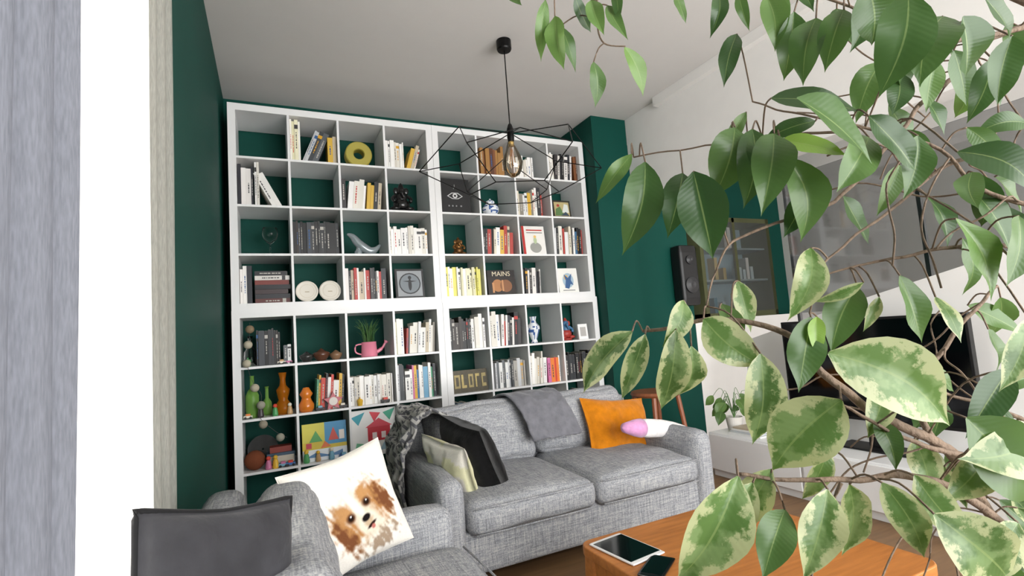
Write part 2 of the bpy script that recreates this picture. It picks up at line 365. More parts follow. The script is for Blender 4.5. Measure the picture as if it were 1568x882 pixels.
front_pic('small_picture',7,1,.4,.19,.17,'2a2620',[('r',-.42,.42,.1,.9,'b8a878'),('p',[(-.4,.12),(-.35,.5),(-.1,.65),(.05,.3),(.1,.12)],'5a7a48'),('p',[(.0,.3),(.15,.8),(.35,.75),(.38,.3)],'d8dcd8'),('e',-.2,.7,.08,.08,'a03830'),('p',[(-.1,.12),(.2,.35),(.4,.12)],'38485a')])
front_pic('picture_book',6,2,.5,.23,.27,'e9e7e2',[('r',-.5,-.4,0,1,'b52822'),('r',-.3,.4,.84,.88,'b52822'),('r',-.3,.4,.76,.78,'404040'),('e',.05,.25,.25,.18,'9a9a94'),('e',.05,.5,.07,.12,'b8c8a0'),('e',.05,.63,.06,.05,'e8c070')])
front_pic('round_framed_print',3,3,.45,.23,.24,'1a1a1c',[('r',-.43,.43,.07,.93,'9a9ea2'),('e',0,.5,.38,.36,'202226'),('e',0,.5,.34,.32,'7a8288'),('e',0,.46,.06,.2,'202226'),('e',0,.7,.06,.06,'202226'),('p',[(-.25,.58),(0,.54),(.25,.58),(0,.6)],'202226')])
front_pic('art_book',5,3,.5,.26,.22,'241c18',[('r',-.5,.5,.72,1,'1c1614'),('e',-.15,.38,.2,.25,'b07848'),('e',.15,.36,.22,.25,'8a5a38'),('r',-.35,-.28,.1,.5,'c89060'),('r',.0,.06,.15,.6,'c89060')])
front_pic('blue_figure_print',7,3,.42,.21,.23,'efeee8',[('e',0,.5,.28,.3,'a8c0d0'),('e',-.1,.62,.1,.1,'e0b050'),('p',[(-.2,.2),(-.12,.5),(-.2,.75),(.0,.6),(.2,.78),(.14,.5),(.25,.3),(.1,.35),(0,.15)],'3a6090'),('r',-.3,.3,.08,.11,'808080')])
front_pic('white_photo_frame',7,4,.72,.1,.14,'f4f4f2',[('r',-.3,.3,.2,.8,'b8b4b0')],m=M_cer)
front_pic('metal_word_sign',4,5,.5,.3,.18,'2c281e',[('r',-.46,-.3,.2,.8,'5e5436'),('r',-.42,-.34,.3,.7,'2c281e'),('r',-.26,-.2,.2,.8,'6a5e3a'),('r',-.26,-.12,.2,.32,'6a5e3a'),('r',-.06,.08,.2,.8,'5e5436'),('r',-.02,.04,.3,.7,'2c281e'),('r',.14,.18,.2,.8,'6a5e3a'),('r',.14,.26,.68,.8,'6a5e3a'),('r',.32,.45,.2,.8,'5e5436'),('r',.36,.45,.35,.65,'2c281e')],m=M_bronze)
front_pic('toy_box_print',1,6,.5,.3,.26,'d8c030',[('r',-.5,0,.5,1,'d8cf4a'),('r',0,.5,.4,1,'3a90c0'),('r',-.5,.5,0,.3,'e8ecf0'),('p',[(-.35,.5),(-.2,.8),(-.05,.5)],'50a050'),('p',[(.08,.5),(.2,.85),(.32,.5)],'d04838'),('r',.33,.45,.5,.75,'f0e8e0'),('p',[(-.45,.1),(-.2,.22),(.1,.12),(.4,.22),(.4,.08)],'5080b0'),('p',[(-.1,.32),(.0,.5),(.14,.34)],'e07030'),('r',-.42,-.3,.34,.48,'c83848')])
front_pic('child_drawing',2,6,.5,.33,.31,'f2f2f0',[('p',[(-.5,.85),(-.2,.95),(-.35,.65)],'3aa0b0'),('p',[(-.1,.95),(.15,.9),(0,.7)],'e04050'),('p',[(.2,.9),(.48,.98),(.35,.7)],'40a888'),('r',-.15,.35,.25,.6,'c82c3c'),('r',-.05,.05,.3,.45,'f0e0e0'),('r',.15,.25,.3,.45,'f0e0e0'),('p',[(-.2,.58),(.4,.58),(.1,.78)],'d84858'),('p',[(.1,.02),(.2,.2),(.42,.16),(.4,.03)],'a8c8d8'),('p',[(-.45,.05),(-.4,.25),(-.2,.2),(-.15,.04)],'70b890')],tilt=3)
X,Y,Z=cell(5,3)
M_ltr=mat('ivory_print','e8dcc0',.6)
cu=bpy.data.curves.new('lettering','FONT');cu.body='MAINS';cu.size=.06;cu.extrude=.0005;cu.align_x='CENTER';cu.materials.append(M_ltr)
o=bpy.data.objects.new('lettering',cu);S.collection.objects.link(o);o.parent=S.objects['art_book'];o.location=(X+.167,Y+.05+.0135,Z+.166);o.rotation_euler=(math.radians(84),0,0)
X,Y,Z=cell(2,0);b=MB();M=Matrix.Translation((X+.15,Y+.1,Z+.103))@Matrix.Rotation(math.pi/2,4,'X')
b.lathe([(.04,-.04),(.045,-.047),(.095,-.047),(.102,-.04),(.102,.04),(.095,.047),(.045,.047),(.04,.04),(.04,-.04)],0,0,0,'a89c40',40,M);b.obj('yellow_tape_roll',M_paint,smooth=False)
def figurine(name,c,r,xf,s,m,cols):
    X,Y,Z=cell(c,r);x=X+xf*.335;y=Y+.13;b=MB()
    b.lathe([(0.001,0),(.05*s,0),(.052*s,.012*s),(.045*s,.02*s)],x,y,Z,cols[0],16)
    b.ball(x,y,Z+.06*s,.055*s,.045*s,.045*s,cols[0]);b.ball(x,y,Z+.1*s,.038*s,.032*s,.045*s,cols[-1])
    b.ball(x,y,Z+.155*s,.03*s,.028*s,.03*s,cols[-1])
    for sg in (-1,1):
        b.ball(x+sg*.034*s,y,Z+.155*s,.018*s,.008*s,.024*s,cols[0])
        b.tube(smoothpts([(x+sg*.035*s,y,Z+.125*s),(x+sg*.06*s,y-.015*s,Z+.1*s),(x+sg*.05*s,y-.035*s,Z+.075*s)]),.012*s,cols[-1])
        b.ball(x+sg*.045*s,y-.02*s,Z+.03*s,.035*s,.03*s,.016*s,cols[0])
    b.tube(smoothpts([(x,y-.025*s,Z+.155*s),(x-.005*s,y-.045*s,Z+.13*s),(x+.01*s,y-.045*s,Z+.1*s)]),[.011*s]*6+[.007*s]*5,cols[-1])
    b.lathe([(.02*s,.178*s),(.014*s,.195*s),(.001,.21*s)],x,y,Z,cols[0],12)
    return b.obj(name,m,smooth=True)
figurine('seated_deity_figurine',3,1,.4,1.25,M_cer,['141414','1c1a1a'])
figurine('bronze_figurine',4,2,.5,.8,M_bronze,['6a4a28','8a6234'])
figurine('painted_figurine',7,4,.3,1.0,M_paint,['a83830','4878a0'])
def bluew(h,k):
    return lin('3f5f9a') if noise.noise(Vector((h*60,k*14,1)))>.12 else lin('e8ecf0')
def jar(name,c,r,xf,prof,m,col='ffffff',colf=None,yo=.13,n=32,s=1):
    X,Y,Z=cell(c,r);b=MB();b.lathe([(a*s,h*s) for a,h in prof],X+xf*.335,Y+yo,Z,col,n,colf=colf);return b.obj(name,m,smooth=True)
J=[(.001,0),(.035,0),(.04,.01),(.06,.03),(.068,.042),(.072,.055),(.074,.065),(.074,.075),(.071,.088),(.066,.1),(.045,.117),(.035,.122),(.036,.13),(.042,.134),(.03,.148),(.008,.155),(.01,.165),(.001,.17)]
jar('ginger_jar',5,1,.42,J,M_cer,colf=bluew)
jar('blue_white_vase',6,4,.35,[(.001,0),(.03,0),(.032,.01),(.025,.03),(.04,.07),(.05,.095),(.058,.12),(.058,.135),(.055,.15),(.03,.18),(.025,.2),(.035,.235),(.03,.235),(.001,.2)],M_cer,colf=bluew)
jar('glass_goblet',0,2,.6,[(.001,0),(.045,0),(.045,.004),(.006,.012),(.005,.09),(.02,.1),(.045,.125),(.055,.16),(.05,.21),(.048,.21),(.05,.16),(.04,.128),(.001,.105)],M_glass)
jar('orange_carafe',0,5,.76,[(.001,0),(.05,0),(.058,.02),(.055,.06),(.03,.1),(.04,.14),(.045,.17),(.022,.2),(.018,.24),(.028,.29),(.025,.29),(.012,.22),(.001,.1)],M_oglass,yo=.1)
jar('green_bottle',0,5,.18,[(.001,0),(.04,0),(.042,.01),(.042,.15),(.03,.18),(.014,.2),(.013,.28),(.017,.285),(.012,.285),(.001,.2)],M_gglass,yo=.1)
jar('green_glass_bottle',0,5,.45,[(.001,0),(.032,0),(.036,.02),(.03,.09),(.012,.12),(.011,.19),(.015,.2),(.001,.15)],M_gglass,yo=.15)
jar('glass_decanter',0,4,.16,[(.001,0),(.04,0),(.045,.03),(.04,.1),(.015,.14),(.014,.2),(.02,.21),(.001,.17)],M_glass)
jar('orange_vase',1,5,.16,[(.001,0),(.04,0),(.05,.02),(.052,.05),(.035,.08),(.03,.1),(.045,.125),(.03,.15),(.02,.17),(.001,.172)],M_cer,'d87a28',yo=.06)
jar('wicker_ball',0,6,.2,[(max(.001,.065*math.sin(math.pi*i/10)),.065-.065*math.cos(math.pi*i/10)) for i in range(11)],M_matte,'7a4630',yo=.08)
for i,(xf,col,s) in enumerate([(.2,'30302e',.95),(.5,'5a3828',1.15),(.8,'8a6a50',.9)]):
    jar('small_bowl',1,4,xf,[(.001,0),(.025*s,0),(.03*s,.006),(.048*s,.03*s),(.052*s,.05*s),(.03*s,.06*s),(.01,.075*s),(.001,.08*s)],M_cer,col,yo=.08)
X,Y,Z=cell(1,5);b=MB();pts=[]
for i in range(10):
    a=math.pi/2+i*math.pi/5;r_=.07 if i%2==0 else .034;pts.append((r_*math.cos(a),r_*math.sin(a)))
M=Matrix.Translation((X+.23,Y+.0,Z+.058))
b.add([(x,0,z) for x,z in pts]+[(x,.03,z) for x,z in pts],[tuple(range(10)),tuple(range(10,20))[::-1]]+[(i,(i+1)%10,(i+1)%10+10,i+10) for i in range(10)],'c87078',M)
b.lathe([(.001,0),(.03,0),(.03,.004),(.001,.004)],0,0,0,'e8e0d8',20,M@Matrix.Rotation(math.pi/2,4,'X'));b.obj('star_ornament',M_paint,bevel=.004)
rng=random.Random(21)
TC=['d84838','e8b838','4878b8','50a060','e88848','d078a0','e8e0d0','40383c','7ab0c8','c8a070']
def toy(b,x,y,z,s,ca,cb,kind):
    if kind==0:
        b.lathe([(.001,0),(.016*s,0),(.02*s,.01*s),(.014*s,.05*s),(.008*s,.058*s)],x,y,z,ca,12);b.ball(x,y,z+.068*s,.014*s,col=cb,n=10)
    elif kind==1:
        b.box(x-.03*s,x+.03*s,y-.014*s,y+.014*s,z+.008*s,z+.024*s,ca);b.box(x-.014*s,x+.016*s,y-.012*s,y+.012*s,z+.024*s,z+.038*s,cb)
        for dx in (-.018,.018):
            for dy in (-.014,.014): b.lathe([(.001,-.003),(.009*s,-.003),(.009*s,.003),(.001,.003)],0,0,0,'202020',10,Matrix.Translation((x+dx*s,y+dy*s,z+.009*s))@Matrix.Rotation(math.pi/2,4,'X'))
    else:
        b.lathe([(.001,0),(.018*s,0),(.024*s,.04*s),(.026*s,.042*s),(.018*s,.055*s),(.004*s,.06*s),(.006*s,.07*s),(.001,.072*s)],x,y,z,ca,14)
for c_,r_,y_,xs in ((0,5,.02,(.1,.33,.6,.88)),(0,4,.03,(.12,.75,.88)),(0,6,.01,(.45,.58,.72,.86)),(1,6,.005,(.12,.35,.62,.86)),(1,5,-.005,(.42,.88)),(2,5,-.005,(.2,.75)),(2,6,-.005,(.85,))):
    X,Y,Z=cell(c_,r_);b=MB()
    for xf in xs: toy(b,X+xf*.335,Y+y_+.022,Z,rng.uniform(.85,1.15),rng.choice(TC),rng.choice(TC),rng.randrange(3))
    b.obj('small_toys',M_paint,smooth=False)
X,Y,Z=cell(1,3)
for k,xx in enumerate((.085,.245)):
    b=MB();M=Matrix.Translation((X+xx,Y+.06,Z+.0775))@Matrix.Rotation(math.radians(82),4,'X')
    b.lathe([(.001,-.006),(.07,-.006),(.077,0),(.077,.012),(.07,.016),(.06,.012),(.001,.012)],0,0,0,'e6e0d4',36,M)
    b.lathe([(.05,.0125),(.05,.0132),(.0485,.0132)],0,0,0,'c8bca0',36,M);b.box(-.015,.015,-.008,-.003,.0125,.0132,'a89878',M)
    b.obj('plaster_disc',M_paint)
X,Y,Z=cell(2,2);b=MB()
b.tube(smoothpts([(X+.04,Y+.1,Z+.17),(X+.08,Y+.1,Z+.15),(X+.13,Y+.1,Z+.09),(X+.2,Y+.1,Z+.04),(X+.25,Y+.1,Z+.05),(X+.29,Y+.1,Z+.09)]),[.006+.03*math.sin(math.pi*i/25) for i in range(26)],'98a2a6',12)
b.tube(smoothpts([(X+.13,Y+.1,Z+.09),(X+.12,Y+.1,Z+.04),(X+.12,Y+.1,Z+.003)]),[.02]*6+[.03]*5,'98a2a6',10)
b.obj('glass_bird_sculpture',mat('smoky_crystal',None,.12,metal=.4),smooth=True)
X,Y,Z=cell(2,4);e=empty('potted_grass_in_watering_can',(X+.17,Y+.14,Z));b=MB()
b.lathe([(.001,0),(.06,0),(.062,.004),(.055,.11),(.057,.113),(.052,.11),(.055,.1),(.001,.095)],0,0,0,'e58aa0',28)
b.tube(smoothpts([(.055,0,.03),(.1,0,.06),(.125,0,.1)]),[.014]*5+[.009]*6,'e58aa0',10);b.lathe([(.008,0),(.022,.02),(.001,.022)],0,0,0,'e58aa0',14,Matrix.Translation((.123,0,.095))@Matrix.Rotation(.6,4,'Y'))
b.tube(smoothpts([(-.055,0,.1),(-.1,0,.09),(-.1,0,.04),(-.058,0,.02)]),.006,'e58aa0',8);o=b.obj('can',M_cer,e,smooth=True)
b=MB()
for i in range(80):
    a=random.uniform(0,6.28);r_=random.uniform(0,.04);l=random.uniform(.1,.22);d=random.uniform(.01,.09)
    x,y=r_*math.cos(a),r_*math.sin(a);b.tube(smoothpts([(x,y,.1),(x+d*.3*math.cos(a),y+d*.3*math.sin(a),.1+l*.6),(x+d*math.cos(a),y+d*math.sin(a),.1+l*.9)],3),[.0024]*5+[.001]*2,random.choice(['3f6a3a','2c5030','5a8048']),4)
b.obj('grass',M_paint,e)
b=MB();X,Y,Z=cell(0,4);pts=[(X+.06,Y-.012,Z+.3),(X+.055,Y-.014,Z+.2),(X+.03,Y-.012,Z+.1),(X+.06,Y-.012,Z-.08),(X+.12,Y-.014,Z-.2),(X+.1,Y-.012,Z-.33),(X+.2,Y-.012,Z-.45),(X+.27,Y-.012,Z-.5)]
b.tube(smoothpts(pts),.0015,'505050',5)
for i,q in enumerate(smoothpts(pts,3)):
    if i%3==1: b.ball(q.x,q.y-.0,q.z-.02,.028,col=random.choice(['b8b09c','9a988a','887860','989080']))
b.obj('string_light_globes',M_matte,smooth=True)
b=MB();X,Y,Z=cell(0,6);b.box(X+.14,X+.32,Y+.08,Y+.2,Z,Z+.09,'40566a');b.box(X+.16,X+.3,Y+.09,Y+.18,Z+.091,Z+.13,'8a3a30');b.box(X+.145,X+.315,Y+.0785,Y+.08,Z+.02,Z+.07,'c8c0b0');b.obj('storage_box',M_paint,bevel=.004)
b=MB()
b.lathe([(.006,-.003),(.1,-.003),(.1,.003),(.03,.003),(.006,.003)],0,0,0,'101012',36,Matrix.Translation((X+.115,Y+.26,Z+.102))@Matrix.Rotation(math.radians(80),4,'X'))
b.obj('vinyl_record',M_cer)
# ---------------- pillow
def pillow(name,c,X,Up,w,h,t,m,colf='808080',n=28,wr=.006,seed=0,parent=None,pipe=None):
    c=Vector(c);X=Vector(X).normalized();Up=Vector(Up);Nn=X.cross(Up).normalized();Up=Nn.cross(X)
    b=MB();vs=[];fs=[];cs=[]
    for sd in (1,-1):
        o=len(vs);vc=[]
        for i in range(n+1):
            for j in range(n+1):
                u=-1+2*i/n;v=-1+2*j/n
                pin=1-.09*(1-abs(u)**1.5 if abs(v)>abs(u) else 1-abs(v)**1.5)*max(abs(u),abs(v))**3
                th=t/2*((1-u**4)*(1-v**4))**.55
                th+=wr*noise.noise(Vector((u*3+seed,v*3,sd*5)))*(1-max(abs(u),abs(v))**4)*2
                rr=max(abs(u),abs(v));th+=wr*.5*math.sin(14*math.atan2(v,u)+seed)*rr*rr*(1-rr**6)
                vs.append(c+X*(u*w/2*pin)+Up*(v*h/2*pin)+Nn*(sd*th))
                vc.append(tuple(colf(u,v,sd)) if callable(colf) else lin(colf))
        for i in range(n):
            for j in range(n):
                a=i*(n+1)+j;f=(a,a+n+1,a+n+2,a+1)
                if sd<0: f=f[::-1]
                fs.append(tuple(q+o for q in f));cs.append([vc[q] for q in f])
    b.add(vs,fs,cs)
    if pipe:
        loop=[]
        for k in range(4*n):
            q=k/n;s=int(q);f_=q-s;u,v=[(-1+2*f_,-1),(1,-1+2*f_),(1-2*f_,1),(-1,1-2*f_)][s]
            pin=1-.09*(1-abs(u)**1.5 if abs(v)>abs(u) else 1-abs(v)**1.5)
            loop.append(c+X*(u*w/2*pin)+Up*(v*h/2*pin))
        b.tube(loop+[loop[0]],.006,pipe)
    o=b.obj(name,m,parent,smooth=True);mm=o.modifiers.new('w','WELD');mm.merge_threshold=.0004;return o
# ---------------- sofas
def sofa(name,w,d,M,arm=.14,zs=.405,za=.535,zb=.71,zc=.755,nc=2,seed=0,nb=None,tilt=12,gap=0,bt=.2):
    b=MB()
    b.rbox(.02,w-.02,.03,d-.04,.07,.28,.03)
    for x0 in (0,w-arm): b.rbox(x0,x0+arm,.0,d-.08,.06,za,.055,bulge=(.008,.006,.01),wr=.006,seed=seed)
    b.rbox(.04,w-.04,d-bt,d,.07,zb,.06,bulge=(0,.01,.01),wr=.006,seed=seed)
    def sub(n_):
        cw=(w-2*arm)/n_
        return [(arm+i*cw,cw,i) for i in range(n_)]
    for x0,cw,i in sub(nc):
        b.rbox(x0+.004,x0+cw-.004,-.02,d-.2,.26,zs,.05,bulge=(0,.012,.03),wr=.010,seed=seed+i,n=14)
        for z in (.275,zs-.012): b.tube([(x0+.03,-.02,z),(x0+cw*.25,-.028,z),(x0+cw*.75,-.028,z),(x0+cw-.03,-.02,z)],.004)
    for x0,cw,i in sub(nb or nc):
        Mt=Matrix.Translation((0,d-.2-gap,zs-.02))@Matrix.Rotation(math.radians(-tilt),4,'X')
        b.rbox(x0+.006,x0+cw-.006,-.15,.04,.0,zc-zs+.03,.07,bulge=(0,.03 if tilt>8 else .01,.015),wr=.016,seed=seed+3+i,M=Mt,n=14)
    e=empty(name);b.obj('upholstery',M_linen,e,smooth=True)
    l=MB()
    for x in (.08,w-.08):
        for y in (.08,d-.1): l.lathe([(.001,0),(.018,0),(.025,.1)],x,y,0,'201814',12)
    l.obj('legs',M_paint,e,smooth=True)
    e.matrix_world=M;return e
sofa('grey_sofa',1.72,.95,Matrix.Translation((.91,-1.6,.0)))
sofa('grey_loveseat',1.24,.86,Matrix.Translation((.875,-3.04,0))@Matrix.Rotation(math.pi/2,4,'Z'),arm=.15,zb=.735,zc=.745,seed=9,nb=1,nc=1,tilt=3,gap=.02,bt=.145)
def dogcol(u,v,sd):
    base=Vector(lin('ece8e0'))
    if sd<0: return tuple(base)
    a=math.radians(25);x0=(u-.10);y0=(v+.20)
    x=(x0*math.cos(a)+y0*math.sin(a))/1.35;y=(-x0*math.sin(a)+y0*math.cos(a))/1.35
    fb=noise.fractal(Vector((u*7,v*7,3)),1,2,4);st=noise.noise(Vector((x*26,y*7,8)))
    c=base.copy()
    def blend(col,d,soft=.12):
        nonlocal c
        t=(1-d)/soft
        c=c.lerp(Vector(lin(col)),max(0,min(1,t)))
    blend('d9cbb6',math.hypot(x/.5,y/.5)+fb*.3+st*.15,.6)
    for sx in (-1,1):
        blend('b08050',math.hypot((x-sx*.30)/.20,(y-.0)/.40)+fb*.35+st*.35,.5)
        blend('75492e',math.hypot((x-sx*.34)/.11,(y+.05)/.28)+fb*.5+st*.5,.5)
        blend('b88a5a',math.hypot((x-sx*.17)/.13,(y-.2)/.16)+fb*.3,.5)
    blend('f0e9dc',math.hypot(x/.07,(y-.18)/.32)+fb*.2,.5)
    blend('e9dfce',math.hypot(x/.17,(y+.10)/.15)+fb*.2,.5)
    blend('bfa88c',math.hypot(x/.12,(y+.10)/.10)+fb*.2+.2,.5)
    for sx in (-1,1):
        blend('6a4630',math.hypot((x-sx*.14)/.085,(y-.10)/.075),.4)
        blend('20140e',math.hypot((x-sx*.14)/.05,(y-.10)/.045),.35)
        blend('ffffff',math.hypot((x-sx*.14-.012)/.014,(y-.118)/.014),.5)
    blend('1a1416',math.hypot(x/.075,(y+.04)/.05),.3)
    blend('2c1814',math.hypot(x/.10,(y+.16)/.028),.4)
    blend('b87068',math.hypot(x/.04,(y+.195)/.035),.4)
    blend('a08c78',math.hypot(x/.3,(y+.42)/.14)+fb*.8+st*.6,.6)
    return tuple(c)
pillow('dog_print_cushion',(.47,-2.03,.635),(.93,.33,.15),(-.30,.25,.93),.385,.385,.12,M_matte,dogcol,n=130)
pillow('charcoal_velvet_cushion',(.145,-2.80,.745),(.80,.55,-.22),(-.25,.1,.93),.31,.34,.12,M_velvet,'38383c',pipe='1c1c1e',seed=4)
pillow('black_velvet_cushion',(1.22,-1.27,.545),(.20,-.96,-.12),(-.44,.12,.88),.40,.46,.19,M_velvet,'070708',seed=2)
pillow('white_cream_cushion',(1.085,-1.28,.50),(.34,-.92,-.12),(-.40,.1,.9),.36,.38,.10,M_matte,lambda u,v,s:lin('e9e4d8') if noise.noise(Vector((u*1.5,v*1.5,s)))>-.15 else lin('e2dfb8'),seed=5)
pillow('orange_cushion',(2.34,-1.06,.515),(.985,.04,-.12),(-.24,.36,.92),.54,.42,.13,M_soft,'c47610',seed=6,wr=.012)
def drape(name,path,x0,x1,m,colf,ax='x',n=26,amp=.012,skew=0,seed=0,thick=.012,fold=18):
    P=smoothpts([Vector(q) for q in path],6);b=MB();vs=[];fs=[];cs=[]
    for i,q in enumerate(P):
        for j in range(n+1):
            t=j/n;w=amp*noise.noise(Vector((i*.25+seed,t*5,seed)))+amp*.6*math.sin(t*fold+i*.15+seed)
            xx=x0+(x1-x0)*t+skew*i/len(P)
            vs.append((xx,q[0]-abs(w),q[1]+abs(w)) if ax=='x' else (q[0]-abs(w),xx,q[1]+abs(w)))
    for i in range(len(P)-1):
        for j in range(n):
            a=i*(n+1)+j;fs.append((a,a+1,a+n+2,a+n+1));cs.append(colf(i/len(P),j/n))
    b.add(vs,fs,cs);return b.obj(name,m,smooth=True,solid=thick)
drape('grey_throw_blanket',[(-1.085,.53),(-1.075,.60),(-1.045,.68),(-1.0,.75),(-.93,.80),(-.84,.81),(-.75,.785),(-.66,.745),(-.63,.6)],1.68,2.03,M_soft,lambda a,b:lin('727278'),skew=-.16,fold=7)
drape('patterned_fleece_blanket',[(.875,.20),(.87,.4),(.875,.56),(.92,.65),(.97,.74),(1.05,.79),(1.14,.76),(1.2,.7)],-1.12,-.70,M_soft,lambda a,b:lin('5a5a5e') if noise.noise(Vector((a*40,b*28,2)))>.02 else lin('a4a29e'),ax='y',amp=.04,seed=3,n=60)
b=MB();b.lathe([(.001,-.34),(.03,-.32),(.055,-.22),(.068,-.1),(.065,.05),(.05,.18),(.025,.30),(.001,.34)],0,0,0,'f4f0ee',20,Matrix.Rotation(math.pi/2,4,'Y'),1.0,.9)
b.lathe([(.001,-.345),(.034,-.325),(.06,-.225),(.069,-.17),(.001,-.16)],0,0,0,'d498c4',20,Matrix.Rotation(math.pi/2,4,'Y'),1.0,.9)
b.obj('plush_toy',M_soft,smooth=True,M=Matrix.Translation((2.46,-1.30,.53))@Matrix.Rotation(.2,4,'Z')@Matrix.Rotation(.17,4,'Y')@Matrix.Diagonal((.95,1,.85,1)))
# ---------------- coffee table
TB=.0125
e=empty('oak_coffee_table');b=MB()
def rrect(x0,x1,y0,y1,r,z0,z1,b):
    pts=[]
    for cx,cy,a0 in ((x1-r,y1-r,0),(x0+r,y1-r,90),(x0+r,y0+r,180),(x1-r,y0+r,270)):
        for k in range(7):
            a=math.radians(a0+15*k);pts.append((cx+r*math.cos(a),cy+r*math.sin(a)))
    n=len(pts);b.add([(x,y,z0) for x,y in pts]+[(x,y,z1) for x,y in pts],[tuple(range(n))[::-1],tuple(range(n,2*n))]+[(i,(i+1)%n,(i+1)%n+n,i+n) for i in range(n)],'ffffff')
rrect(1.24,2.06,-3.02,-2.26,.05,.385,.42,b);b.obj('top',M_oak,e,bevel=.004)
b=MB()
for x in (1.25,1.98):
    for y in (-3.01,-2.34): b.rbox(x,x+.07,y,y+.07,TB,.384,.015,n=3)
for y in (-3.0,-2.31): b.box(1.3,2.0,y,y+.03,.31,.384)
for x in (1.26,2.02): b.box(x,x+.025,-2.96,-2.32,.31,.384)
b.box(1.3,2.0,-2.96,-2.32,.12,.14);b.obj('legs',M_oak,e,smooth=False,bevel=.003)
def slab(name,c,w,h,rot,colr,z=.42):
    e=empty(name);b=MB();b.rbox(-w/2,w/2,-h/2,h/2,0,.008,.004,colr,n=4);b.obj('body',M_cer,e)
    b=MB();m_=.012;b.box(-w/2+m_*.6,w/2-m_*.6,-h/2+m_*1.4,h/2-m_*1.4,.0075,.0086,'000000');b.obj('screen',M_screen,e)
    e.location=(c[0],c[1],z+.0008);e.rotation_euler=(0,0,rot);return e
slab('white_tablet',(1.345,-2.41),.15,.22,.12,'e8e8e8')
slab('black_smartphone',(1.34,-2.575),.08,.155,-1.0,'101012')
b=MB();b.rbox(.95,2.7,-3.4,-1.75,.001,.012,.006,n=3);b.obj('jute_rug',M_rug)
# ---------------- pendant
e=empty('geometric_pendant_lamp',(1.72,-1.0,0));b=MB()
b.lathe([(.001,H-.07),(.045,H-.07),(.05,H-.06),(.05,H-.001),(.001,H-.001)],0,0,0,'101010',28);b.tube([(0,0,H-.06),(0,0,2.58)],.004);b.lathe([(.004,2.6),(.012,2.59),(.022,2.56),(.024,2.5),(.02,2.47),(.001,2.47)],0,0,0,'101010',20);b.obj('canopy_and_cord',M_metal,e,smooth=False)
b=MB();top=[];outer=[];low=[]
for k in range(6):
    a=math.radians(60*k+12);top.append(Vector((.40*math.cos(a),.40*math.sin(a),2.50 if k%2 else 2.40)))
    a+=math.radians(30);outer.append(Vector((.62*math.cos(a),.55*math.sin(a),2.28)));low.append(Vector((.3*math.cos(a),.3*math.sin(a),2.12)))
for k in range(6):
    for A,B in ((Vector((0,0,2.53)),top[k]),(top[k],outer[k]),(top[(k+1)%6],outer[k]),(outer[k],low[k]),(low[k],low[(k+1)%6])):
        b.tube([A,B],.0034,n=6)
b.obj('wire_cage',M_metal,e)
b=MB();b.lathe([(.015,2.47),(.02,2.45),(.04,2.41),(.058,2.37),(.068,2.33),(.062,2.285),(.045,2.25),(.02,2.232),(.001,2.229)],0,0,0,'ffffff',28);b.obj('bulb',M_bulb,e,smooth=True)
b=MB()
for k in range(6):
    a=k*math.pi/3;b.tube([(.008*math.cos(a),.008*math.sin(a),2.43),(.022*math.cos(a),.022*math.sin(a),2.3),(.008*math.cos(a+.5),.008*math.sin(a+.5),2.42)],.0013,'e8a050',4)
b.lathe([(.018,2.47),(.02,2.46),(.018,2.44),(.001,2.44)],0,0,0,'c0a060',16)
b.obj('filament',M_bronze,e)
# ---------------- right side
e=empty('television');b=MB();b.box(3.58,3.62,-2.52,-1.42,.50,1.14,'0a0a0b');b.box(3.60,3.66,-2.3,-1.65,.62,1.0,'0a0a0b');b.box(3.5,3.7,-2.2,-1.75,.331,.342,'0a0a0b');b.box(3.6,3.63,-2.03,-1.92,.34,.55,'0a0a0b');b.obj('body',M_paint,e,bevel=.004)
b=MB();b.box(3.577,3.5795,-2.505,-1.435,.52,1.125);b.obj('screen',M_screen,e)
e=empty('white_tv_bench');b=MB();b.box(3.32,3.72,-3.2,-.9,.0,.05);b.box(3.3,3.74,-3.2,-.9,.05,.33);b.obj('carcass',M_shelf,e,bevel=.004)
b=MB()
for k in range(3): b.box(3.283,3.298,-3.19+k*.765,-2.445+k*.765,.06,.318)
b.obj('drawer_fronts',M_shelf,e,bevel=.003)
b=MB()
for k,cc in enumerate(['e8e8e6','c8ccd0','f0f0ee','b8a890']): b.box(3.36+.01*k,3.58+.008*k,-1.32+.01*k,-1.04-.006*k,.3305+k*.012,.341+k*.012,cc)
b.obj('magazine_stack',M_paint)
b=MB();pr=[(-.9,1.0),(-1.95,1.28),(-2.7,1.46),(-3.9,1.75),(-5.0,2.0)]
vs=[(x,y,z) for x in (3.8,3.92) for y,z in pr]+[(x,y,0) for x in (3.8,3.92) for y in (-.9,-5.0)]
b.add(vs,[(0,1,2,3,4,11,10),(9,8,7,6,5,12,13),(0,5,6,1),(1,6,7,2),(2,7,8,3),(3,8,9,4),(4,9,13,11),(0,10,12,5)],'ffffff');b.obj('wall_staircase',M_white)
b=MB();b.add([(3.945,-1.3,1.05),(3.945,-3.9,1.68),(3.945,-3.9,2.268),(3.945,-1.3,2.268)],[(0,1,2,3)],'ffffff')
o=b.obj('glass_balustrade',M_bal,solid=.01)
b=MB()
for y,z in ((-1.3,1.12),(-2.2,1.35),(-3.1,1.57)): b.box(3.96,3.985,y-.012,y+.012,z-.1,2.268,'8a8a8c')
b.obj('trim_balustrade_posts',M_paint)
e=empty('glazed_display_cabinet');b=MB();x0,x1,y0,y1,z1=4.35,5.45,-.0,.38,2.3
for q in ((x0,x0+.05,y0,y1,1.201,z1),(x1-.05,x1,y0,y1,1.201,z1),(x0,x1,y0,y1,z1-.05,z1),(x0,x1,y0,y1,1.201,1.26),(4.86,4.90,y0,y0+.03,1.2,z1)): b.box(*q,'7a7c58')
